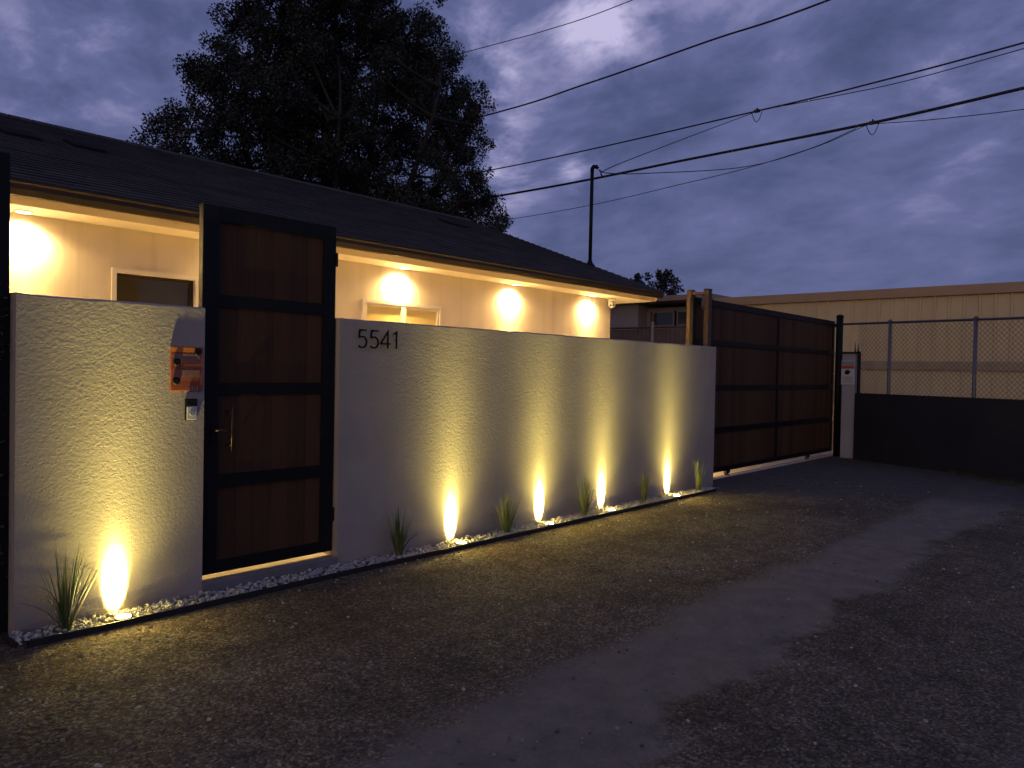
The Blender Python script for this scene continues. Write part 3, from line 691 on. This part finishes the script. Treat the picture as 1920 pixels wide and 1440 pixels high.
tag(bx(9.21, 9.286, 4.896, 5.10, 0, 1.80, .003).build('light_block_post', M_black), 'unseen black post added to block light between the wall end and the sliding gate', 'post')  # added out of sight to stop courtyard light leaking through this gap
gp = thing('gate_guide_frame', 'pair of brown steel posts with rollers holding the sliding gate behind the wall end', 'gate posts', (9.5, 5.05, 0))
for y0_, y1_ in ((4.915, 4.985), (5.175, 5.245)):
    MB().box(9.45, 9.55, y0_, y1_, 0, 2.655, bev=.004).build('post', M_rust, gp)
    MB().box(9.445, 9.555, y0_-.005, y1_+.005, 2.656, 2.672, bev=.003).build('post_cap', M_rust, gp)
bx(9.46, 9.54, 4.986, 5.174, 2.60, 2.635).build('header', mat('red_primer', (.16, .07, .05), .6, var=.2), gp)
for yy in (5.022, 5.138):
    b = MB(); b.lathe((9.5, yy, 2.42), [(.03, 0), (.03, .10)], seg=16); ro = b.build('guide_roller', M_galv, gp)
    b = MB(); b.tube([(9.5, yy, 2.40), (9.5, yy, 2.599)], .008, 8); b.build('bolt', M_steel, ro)

rp = thing('receiver_post', 'slim black round-capped post where the sliding gate closes', 'post', (14.66, 4.93, 0))
h = MB(); h.tube([(14.69, 4.93, 0), (14.69, 4.93, 2.62)], .062, 14); h.build('shaft', M_black, rp)
h = MB(); h.lathe((14.69, 4.93, 2.62), [(.07, 0), (.07, .02), (.045, .045), (.01, .055)], seg=16); h.build('cap', M_black, rp)
h = MB(); h.box(14.69, 14.80, 4.99, 5.03, 2.44, 2.50); h.build('catch', M_black, rp)

# block wall behind the gate opening
def block_mat():
    M = bpy.data.materials.new('tan_blockwork'); M.use_nodes = True; t = M.node_tree; b = t.nodes['Principled BSDF']; b.inputs['Roughness'].default_value = .9
    g = N(t, 'ShaderNodeTexCoord'); sp_ = N(t, 'ShaderNodeSeparateXYZ'); t.links.new(g.outputs['Object'], sp_.inputs[0])
    cb = N(t, 'ShaderNodeCombineXYZ'); t.links.new(sp_.outputs[1], cb.inputs[0]); t.links.new(sp_.outputs[2], cb.inputs[1])
    br = N(t, 'ShaderNodeTexBrick', inp={'Scale': 1.0, 'Brick Width': .4, 'Row Height': .2, 'Mortar Size': .008, 'Color1': (.55, .44, .28, 1), 'Color2': (.45, .36, .24, 1), 'Mortar': (.2, .17, .13, 1)})
    t.links.new(cb.outputs[0], br.inputs['Vector']); t.links.new(br.outputs['Color'], b.inputs['Base Color'])
    bp = N(t, 'ShaderNodeBump', inp={'Strength': .6, 'Distance': .01}); t.links.new(br.outputs['Fac'], bp.inputs['Height']); bp.invert = True; t.links.new(bp.outputs[0], b.inputs['Normal'])
    return M
tag(bx(15.2, 15.4, 5.0, 18, -.1, 1.98).build('block_wall', block_mat()), 'tan concrete block wall glimpsed beside the closed edge of the sliding gate', 'wall')

# white pilaster with warning sign
wp = thing('white_pillar', 'narrow white painted pillar with two spikes on top at the end of the driveway gate', 'pillar', (14.6, 4.68, 0))
MB().box(14.50, 14.66, 4.57, 4.80, 0, 1.93, bev=.006).build('shaft', stucco('pillar_paint', (.42, .41, .42), .5), wp)
bx(14.47, 14.69, 4.55, 4.82, 1.931, 1.965, .004).build('cap', M_gutter, wp)
for dx, hh in ((.0, .20), (-.055, .17)):
    b = MB(); b.lathe((14.56+dx*.3, 4.60+dx, 1.966), [(.018, 0), (.014, .03), (.010, .08), (.001, hh)], seg=8); b.build('spike', M_rust, wp)
sg = thing('warning_sign', 'white warning sign with red band and black hand emblem on the white pillar', 'sign', (14.49, 4.70, 1.6))
bx(14.486, 14.492, 4.575, 4.812, 1.36, 1.80, .001).build('plate', M_whitep, sg)
b = MB(); b.box(14.482, 14.4855, 4.58, 4.807, 1.655, 1.705); b.build('red_band', mat('sign_red', (.6, .06, .03), .4), sg)
b = MB(); b.box(14.482, 14.4855, 4.58, 4.807, 1.71, 1.79); b.build('grey_header', mat('sign_grey', (.3, .31, .35), .4), sg)
def yz(pts, x0_, x1_):
    b = MB(); v0 = [b.bm.verts.new((x0_, p[0], p[1])) for p in pts]; v1 = [b.bm.verts.new((x1_, p[0], p[1])) for p in pts]; n = len(pts)
    b.bm.faces.new(v0); b.bm.faces.new(v1[::-1])
    for i in range(n): b.bm.faces.new((v0[i], v1[i], v1[(i+1) % n], v0[(i+1) % n]))
    return b
c0y, c0z = 4.70, 1.59
yz([(c0y+.05, c0z-.03), (c0y+.055, c0z+.01), (c0y+.035, c0z+.015), (c0y+.03, c0z+.045), (c0y+.015, c0z+.05), (c0y+.01, c0z+.02), (c0y-.005, c0z+.052), (c0y-.02, c0z+.05), (c0y-.018, c0z+.015), (c0y-.045, c0z+.03), (c0y-.055, c0z+.015), (c0y-.03, c0z-.02), (c0y-.02, c0z-.045), (c0y+.02, c0z-.045)], 14.482, 14.4855).build('emblem', M_black, sg)
b = MB()
for k in range(5): b.box(14.4825, 14.4855, 4.60+.01*(k % 2), 4.79-.015*(k % 3), 1.40+k*.024, 1.408+k*.024)
b.build('small_print', mat('print_grey', (.25, .25, .25), .5), sg)

# ------------------------------------------------------------------ side fence: chain link over a dark screen
FA, FB = Vector((14.62, 4.90, 0)), Vector((12.2, -.55, 0))
FA = Vector((14.44, 4.50, 0)); fdir = (Vector((13.24, 1.80, 0))-FA).normalized(); FL = 9.0; FB = FA+fdir*FL; fn = Vector((fdir.y, -fdir.x, 0)).normalized()
if fn.x > 0: fn = -fn
def fp(u, z, off=0): p = FA+fdir*u+fn*off; return Vector((p.x, p.y, z))
cf = thing('chain_link_fence', 'galvanised chain link fence standing above the dark screen in front of the beige building', 'fence', tuple(FA))
ft = lambda u: 2.475-.02*u
def post_u(u, nm='post'):
    h = MB(); h.tube([fp(u, 0), fp(u, ft(u)+.015)], .029, 12); h.lathe(fp(u, ft(u)+.015), [(.033, 0), (.033, .02), (.015, .04)], seg=12); h.build(nm, M_galv, cf)
for u in (.65, 2.19, 4.2, 6.4, 8.8): post_u(u)
h = MB(); h.tube([fp(-.35, ft(-.35)), fp(FL, ft(FL))], .021, 10); h.build('top_rail', M_galv, cf)
h = MB(); pit = .062
zlo, k = 1.16, 0
Hh = 1.30
def seg_clip(u0, u1, z0_, z1_):
    # clip to 0<=u<=FL
    if u1 < u0: u0, u1, z0_, z1_ = u1, u0, z1_, z0_
    if u1 < 0 or u0 > FL: return
    if u0 < 0: z0_ += (z1_-z0_)*(0-u0)/(u1-u0); u0 = 0
    if u1 > FL: z1_ = z0_+(z1_-z0_)*(FL-u0)/(u1-u0); u1 = FL
    h.tube([fp(u0, z0_, .024), fp(u1, z1_, .024)], .0030, 4, caps=False)
u = -Hh
while u < FL+Hh:
    seg_clip(u, u+Hh, zlo, ft(u)); seg_clip(u+Hh, u, zlo, ft(u)); u += pit*1.35
h.build('wire_mesh', mat('mesh_wire', (.13, .125, .12), .5, .5), cf)
sc_ = thing('fence_screen', 'black solid screen panels along the foot of the chain link fence', 'screen', tuple(FA))
prev = None; u = -.02
M_scr = mat('black_screen_cloth', (.016, .016, .019), .8, var=.25, vscale=2.0, bump=.4, bscale=8, bdist=.02)
b = MB(); nseg = 60
zs = lambda u: 1.20+.004*noise.noise(Vector((u*2, 0, 0)))+.012*math.sin(u*.9)
rows = []
for i in range(nseg+1):
    u = -.02+(FL+.02)*i/nseg; o1 = .05+.010*noise.noise(Vector((u*1.3, 2, 0)))
    rows.append([b.bm.verts.new(fp(u, z, o)) for z, o in ((-.02, o1), (.6, o1+.008*math.sin(u*3)), (zs(u), .045), (zs(u), .033), (-.02, .033))])
for i in range(nseg):
    for j in range(5): b.bm.faces.new((rows[i][j], rows[i+1][j], rows[i+1][(j+1) % 5], rows[i][(j+1) % 5]))
b.bm.faces.new(rows[0][::-1]); b.bm.faces.new(rows[-1])
b.build('cloth', M_scr, sc_)
h = MB(); h.tube([fp(0, zs(0)+.008, .04), fp(FL, zs(FL)+.008, .04)], .007, 6); h.build('top_wire', M_rust, sc_)
# dark thin post beside the white pillar
dp = bx(14.50, 14.55, 4.49, 4.54, 0, 1.97, .003).build('angle_post', M_black); tag(dp, 'thin black square post directly right of the white pillar', 'post')
# weeds at the fence foot
b = MB()
for _ in range(2600):
    u = random.uniform(1.9, 6.5); off = random.uniform(.07, .07+.45*min(1, (u-1.7)/1.2)); p = fp(u, 0, off); hgt = random.uniform(.02, .08)
    a = random.uniform(0, 6.28); d = Vector((math.cos(a), math.sin(a), 0)); w = Vector((-d.y, d.x, 0))*.003
    q = p+d*hgt*.5+Vector((0, 0, hgt)); b.poly([p-w, p+w, q])
tag(b.build('weeds', mat('weed_green', (.06, .08, .02), .7, var=.3), fix=False), 'low dark weeds growing along the foot of the black fence screen', 'grass', kind='stuff')

# ------------------------------------------------------------------ beige metal building
def rib_mat():
    M = mat('beige_metal_siding', (.76, .60, .31), .45, .0, var=.07, vscale=1.2); return M
M_rib = rib_mat()
mb_ = thing('metal_warehouse', 'long low beige metal building with ribbed siding behind the chain link fence', 'building', (22, 2, 0))
b = MB(); y = -14.0; prof = []
x_ = 22.0
while y < 11.15:
    prof += [(y, x_), (y+.25, x_), (y+.27, x_-.045), (y+.32, x_-.045), (y+.34, x_)]; y += .34
pr = [(x__, yy) for yy, x__ in prof]
lo_ = [b.bm.verts.new((a, c, 0)) for a, c in pr]; hi_ = [b.bm.verts.new((a, c, 3.64)) for a, c in pr]
for i in range(len(pr)-1): b.bm.faces.new((lo_[i], lo_[i+1], hi_[i+1], hi_[i]))
b.build('ribbed_wall', M_rib, mb_)
bx(22.02, 34, -14, 11.19, 0, 3.62).build('body', M_rib, mb_)
M_fas2 = mat('tan_fascia', (.50, .34, .18), .5, var=.05)
b = MB(); b.box(21.88, 22.0, -14.1, 11.25, 3.645, 3.90, bev=.01); b.build('eave_trim', M_fas2, mb_)
bx(22.001, 34.1, -14.1, 11.25, 3.7, 3.86).build('roof', M_fas2, mb_)
bx(21.925, 21.945, -14, 11.15, 1.72, 1.95).build('belt_trim', mat('belt_tan', (.46, .35, .20), .5, var=.15), mb_)

# ------------------------------------------------------------------ far neighbour house
nh = thing('neighbour_house', 'flat roofed brown house with a row of clerestory windows beyond the driveway', 'house', (22.5, 14, 0))
M_nb = mat('brown_stucco', (.34, .25, .20), .85, var=.1); M_nb2 = mat('greige_siding', (.36, .31, .27), .8, var=.08)
b = MB(); b.box(22, 30, 14.05, 22, 0, 3.86); b.build('wing_wall', M_nb2, nh)
b = MB(); b.box(22.6, 30, 11.4, 14.04, 0, 3.1); b.box(22.6, 30, 11.4, 14.04, 3.62, 3.75); b.box(22.55, 22.7, 13.9, 14.04, 3.1, 3.62); b.build('wall', M_nb, nh)
b = MB(); b.box(21.6, 30.2, 11.2, 22.2, 3.87, 4.04, bev=.01); b.build('roof', M_nb, nh)
for y0_, y1_ in ((11.5, 12.15), (12.25, 12.9), (13.0, 13.85)):
    fr = MB(); fr.box(22.58, 22.66, y0_, y0_+.05, 3.1, 3.62); fr.box(22.58, 22.66, y1_-.05, y1_, 3.1, 3.62); fr.box(22.58, 22.66, y0_+.05, y1_-.05, 3.1, 3.15); fr.box(22.58, 22.66, y0_+.05, y1_-.05, 3.57, 3.62)
    wd_ = fr.build('window', mat('grey_frame', (.28, .27, .3), .5), nh)
    bx(22.61, 22.63, y0_+.05, y1_-.05, 3.15, 3.57).build('pane', M_glassd, wd_)
nf = thing('boundary_fence', 'brown slatted fence with a pale capped post in front of the neighbour house', 'fence', (20, 12.5, 0))
b = MB(); y = 10.6
while y < 14.2: b.box(20.0, 20.02, y, y+.135, 0, 2.85); y += .145
b.build('slats', mat('brown_slats', (.2, .14, .1), .8, var=.2), nf)
b = MB(); b.tube([(19.95, 10.6, 2.9), (19.95, 14.3, 2.9)], .03, 8); b.build('rail', M_rust, nf)
b = MB(); b.tube([(19.93, 12.2, 0), (19.93, 12.2, 3.0)], .05, 12); b.lathe((19.93, 12.2, 3.0), [(.06, 0), (.06, .03), (.02, .07)], seg=12); b.build('post', mat('pale_post', (.4, .33, .24), .6, var=.2), nf)

# ------------------------------------------------------------------ trees
def leafmat(name, c):
    M = bpy.data.materials.new(name); M.use_nodes = True; t = M.node_tree; b = t.nodes['Principled BSDF']; b.inputs['Roughness'].default_value = .6
    g = N(t, 'ShaderNodeNewGeometry'); r = ramp(t, [(0, tuple(v_*.55 for v_ in c)), (1, tuple(v_*1.5 for v_ in c))], g.outputs['Random Per Island']); t.links.new(r.outputs[0], b.inputs['Base Color']); return M
M_leaf = leafmat('dark_foliage', (.020, .024, .012))
def bez(a, c, bend, n):
    a, c = Vector(a), Vector(c); m_ = (a+c)/2+Vector(bend); return [a*(1-t)**2+m_*2*t*(1-t)+c*t*t for t in [i/n for i in range(n+1)]]
def leaves(b, c, rx, rz_, n, size, rnd):
    for _ in range(n):
        d = Vector((rnd.gauss(0, 1), rnd.gauss(0, 1), rnd.gauss(0, 1))).normalized()*(rnd.random()**.4)
        p = c+Vector((d.x*rx, d.y*rx, d.z*rz_)); s_ = size*rnd.uniform(.6, 1.4)
        a = Vector((rnd.uniform(-1, 1), rnd.uniform(-1, 1), rnd.uniform(-.3, 1.2))).normalized(); e = a.orthogonal().normalized(); e = Matrix.Rotation(rnd.uniform(0, 6.28), 3, a) @ e
        b.bm.faces.new([b.bm.verts.new(q) for q in (p-a*s_*.8, p-e*s_*.62, p+a*s_*.8, p+e*s_*.62)])
def envelope(z, ang):
    """radius of the crown outline at height z, in direction ang"""
    zs_ = [2.6, 4.0, 5.2, 6.5, 7.8, 9.2, 10.4, 11.4, 12.2, 12.6]; rs_ = [3.8, 5.2, 5.35, 5.05, 4.6, 3.9, 3.1, 2.0, .8, .1]
    for i in range(9):
        if z <= zs_[i+1]:
            t = max(0, (z-zs_[i])/(zs_[i+1]-zs_[i])); r = rs_[i]*(1-t)+rs_[i+1]*t; break
    else: r = 0
    return r*(1+.09*noise.noise(Vector((math.cos(ang)*1.6, math.sin(ang)*1.6, z*.55))))
rnd = random.Random(21); TX, TY = 11.15, 15.6
T = thing('big_tree', 'huge dark broad-crowned tree rising behind the house roof', 'tree', (10.5, TY, 0))
b = MB(); limbs = []
tr_ = [(10.45, TY, 0), (10.5, TY, 2.5), (10.55, TY+.05, 4.6), (10.62, TY, 6.3)]
b.tube(tr_, [.34, .27, .22, .19], 12)
def limb(p0, p1, bend, r0, r1): 
    pts_ = bez(p0, p1, bend, 9); b.tube(pts_, [r0+(r1-r0)*i/9 for i in range(10)], 7); limbs.append(pts_); return pts_
for (sx_, sz, ex, ey, ez, r0) in ((10.5, 1.2, 8.0, 15.2, 7.2, .17), (10.5, 1.8, 9.2, 16.6, 9.4, .16), (10.6, 6.2, 10.0, 15.3, 11.6, .14), (10.62, 6.2, 11.9, 15.9, 11.9, .15), (10.5, 1.0, 12.6, 16.2, 9.8, .19), (10.5, 1.4, 14.2, 15.2, 7.6, .17),
                          (10.5, 2.2, 7.0, 16.2, 5.9, .12), (10.5, 2.0, 14.8, 15.9, 5.2, .13), (10.5, 2.4, 11.8, 13.0, 8.0, .14), (10.5, 2.6, 10.6, 18.6, 8.0, .14), (10.5, 3.0, 9.2, 13.2, 6.6, .12), (10.5, 2.2, 13.2, 17.9, 7.2, .12)):
    limb((sx_, TY, sz), (ex, ey, ez), ((ex-sx_)*.25, (ey-TY)*.25, -.3), r0, .03)
clumps = []
tries = 0
while len(clumps) < 500 and tries < 60000:
    tries += 1
    z = rnd.uniform(4.0, 12.2); a = rnd.uniform(0, 6.283); R0 = envelope(z, a)
    k = 1-(rnd.random()**1.8)*.8
    r = max(.15, (R0-.42)*k); c = Vector((TX+r*math.cos(a), TY+r*math.sin(a)*.55, z))
    if noise.noise(c*.95+Vector((4, 1, 9))) < -.31: continue
    if any((c-q).length < .44 for q in clumps): continue
    clumps.append(c)
allp = [p for L in limbs for p in L[2:]]
for c in clumps:
    base = min(allp, key=lambda p: (p-c).length+max(0, p.z-c.z+.3)*1.4)
    if (base-c).length > .3:
        pts_ = bez(base, c, (rnd.uniform(-.2, .2), rnd.uniform(-.2, .2), -.12), 5); d0 = (base-c).length
        b.tube(pts_, [.018+.012*d0*(1-i/5)+.0 for i in range(6)], 5, caps=False)
        for j in range(3):
            p = pts_[rnd.randint(2, 5)]; q = p+Vector((rnd.gauss(0, .2), rnd.gauss(0, .2), rnd.gauss(.08, .18))); b.tube([p, (p+q)/2+Vector((0, 0, .04)), q], [.012, .009, .004], 4, caps=False)
b.build('trunk', M_bark, T)
b = MB()
for c in clumps:
    for j in range(rnd.randint(3, 6)):
        cc_ = c+Vector((rnd.gauss(0, .24), rnd.gauss(0, .24), rnd.gauss(0, .24)))
        s_ = rnd.uniform(.16, .33); leaves(b, cc_, s_, s_*.85, int(250*(s_/.3)**2), .034, rnd)
b.build('crown', M_leaf, T, fix=False)

rnd = random.Random(5)
T = thing('small_tree', 'small dark leafy tree beyond the roof end and neighbour house', 'tree', (28, 18.2, 0))
b = MB(); b.tube([(28, 17.6, 0), (28.05, 17.3, 2.4), (28.0, 17.1, 3.8)], [.14, .1, .07], 8)
cl_ = []
for _ in range(70):
    a = rnd.uniform(0, 6.28); k = rnd.random()**.6; z = rnd.uniform(3.6, 5.85); r = 1.3*math.sqrt(max(.05, 1-((z-4.6)/1.4)**2))*k
    c = Vector((28+r*math.cos(a), 17.05+r*math.sin(a), z)); cl_.append(c)
    b.tube(bez((28, 17.1, 3.4), c, (0, 0, .1), 4), [.03, .025, .02, .014, .008], 5, caps=False)
b.build('trunk', M_bark, T)
b = MB()
for c in cl_: leaves(b, c, rnd.uniform(.14, .30), .2, 80, .065, rnd)
b.build('crown', M_leaf, T, fix=False)

# ------------------------------------------------------------------ overhead cables (run across the street, x = 16)
def cat(a, c, sag, n=24):
    a, c = Vector(a), Vector(c); return [a.lerp(c, i/n)-Vector((0, 0, sag*4*(i/n)*(1-i/n))) for i in range(n+1)]
def thru(pts, n=10):
    """smooth path through points"""
    P = [Vector(p) for p in pts]; P = [P[0]*2-P[1]]+P+[P[-1]*2-P[-2]]; o = []
    for i in range(1, len(P)-2):
        for k in range(n):
            t = k/n; o.append(.5*((2*P[i])+(-P[i-1]+P[i+1])*t+(2*P[i-1]-5*P[i]+4*P[i+1]-P[i+2])*t*t+(-P[i-1]+3*P[i]-3*P[i+1]+P[i+2])*t**3))
    o.append(P[-2]); return o
def cable(pts, r, label, name='overhead_cable'):
    b = MB(); b.tube(pts, r, 6)
    return tag(b.build(name, M_wire), label, 'cable', 'overhead cables')
cable(thru([(16, 70, 15.6), (16, 41.86, 13.18), (16, 38.57, 12.82), (16, 16.94, 11.12), (16, 13.44, 10.85), (16, 10.6, 10.80), (16, 4, 11.1), (16, -8, 12.2)]), .011, 'thin topmost overhead cable crossing above the tree')
cable(thru([(16, 60, 11.2), (16, 30, 9.5), (16, 16.08, 9.01), (16, 11.95, 9.05), (16, 8.455, 9.2), (16, 5.7, 9.3), (16, -2, 10.0), (16, -10, 11)]), .021, 'second overhead cable from the top, leaving the picture above the mast')
cable(thru([(16, 60, 9.5), (16, 30, 7.85), (16, 15.27, 7.354), (16, 7.25, 7.333), (16, 4.6, 7.38), (16, 2.34, 7.479), (16, 0, 7.62), (16, -4, 7.98), (16, -10, 8.7)]), .017, 'overhead cable above the thickest one, holding the wire from the mast')
cable(thru([(16.02, 7.13, 7.342), (16.04, 5.6, 7.295), (16.04, 4.236, 7.281), (16.02, 2.338, 7.385), (16, .5, 7.52), (16, -2, 7.74), (16, -6, 8.1)]), .009, 'fine wire hanging just under the upper cable on the right')
cable(thru([(16, 60, 8.6), (16, 30, 7.0), (16, 15.14, 6.562), (16, 8.8, 6.558), (16, 4.83, 6.58), (16, 2.32, 6.677), (16, 0, 6.8), (16, -4, 7.1), (16, -10, 7.7)]), .030, 'thickest lowest black overhead cable')
cable(thru([(16, 60, 8.0), (16, 30, 6.2), (16, 14.7, 5.829), (16, 8.78, 6.02), (16, 6.28, 6.258), (16.01, 5.156, 6.53)]), .008, 'thin wire sagging below the thick cable and tied to it at the clamp')
cable(thru([(16.02, 4.83, 6.56), (16.0, 3.75, 6.419), (16, 2.31, 6.299), (16, .8, 6.22), (16, -1, 6.19), (16, -4, 6.28), (16, -9, 6.6)]), .008, 'thin wire falling away right below the thick cable')
wh_ = (10.09, 7.25, 4.80)
cable(thru([wh_, (10.22, 7.25, 4.72), (10.36, 7.25, 4.88), (12.8, 7.25, 5.95), (15.98, 7.23, 7.32)]), .008, 'thin service wire rising from the mast to the upper cable')
cable(thru([wh_, (10.3, 7.2, 4.78), (11.2, 6.98, 4.93), (13.6, 6.35, 5.45), (15.0, 5.6, 6.0), (15.98, 4.95, 6.55)]), .008, 'thin service wire sagging from the mast to the thick cable')
def clampat(y, z, label):
    r = thing('cable_clamp', label, 'clamp', (16, y, z), 'cable clamps')
    h = MB(); h.box(15.96, 16.04, y-.05, y+.07, z-.03, z+.03, bev=.008); h.tube([(16, y+.01, z), (16, y+.01, z+.07)], .016, 6); h.build('body', M_wire, r)
    h = MB(); pts_ = [(16, y+.13-.17*math.sin(t_)*0-.0-.24*(i_/10), z-.03-.21*math.sin(math.pi*i_/10)) for i_, t_ in [(i, 0) for i in range(11)]]; h.tube(pts_, .008, 6); h.build('wire_loop', M_wire, r)
clampat(7.25, 7.333, 'clamp with wire loop on the upper cable')
clampat(4.83, 6.58, 'clamp with wire loop on the thickest cable')
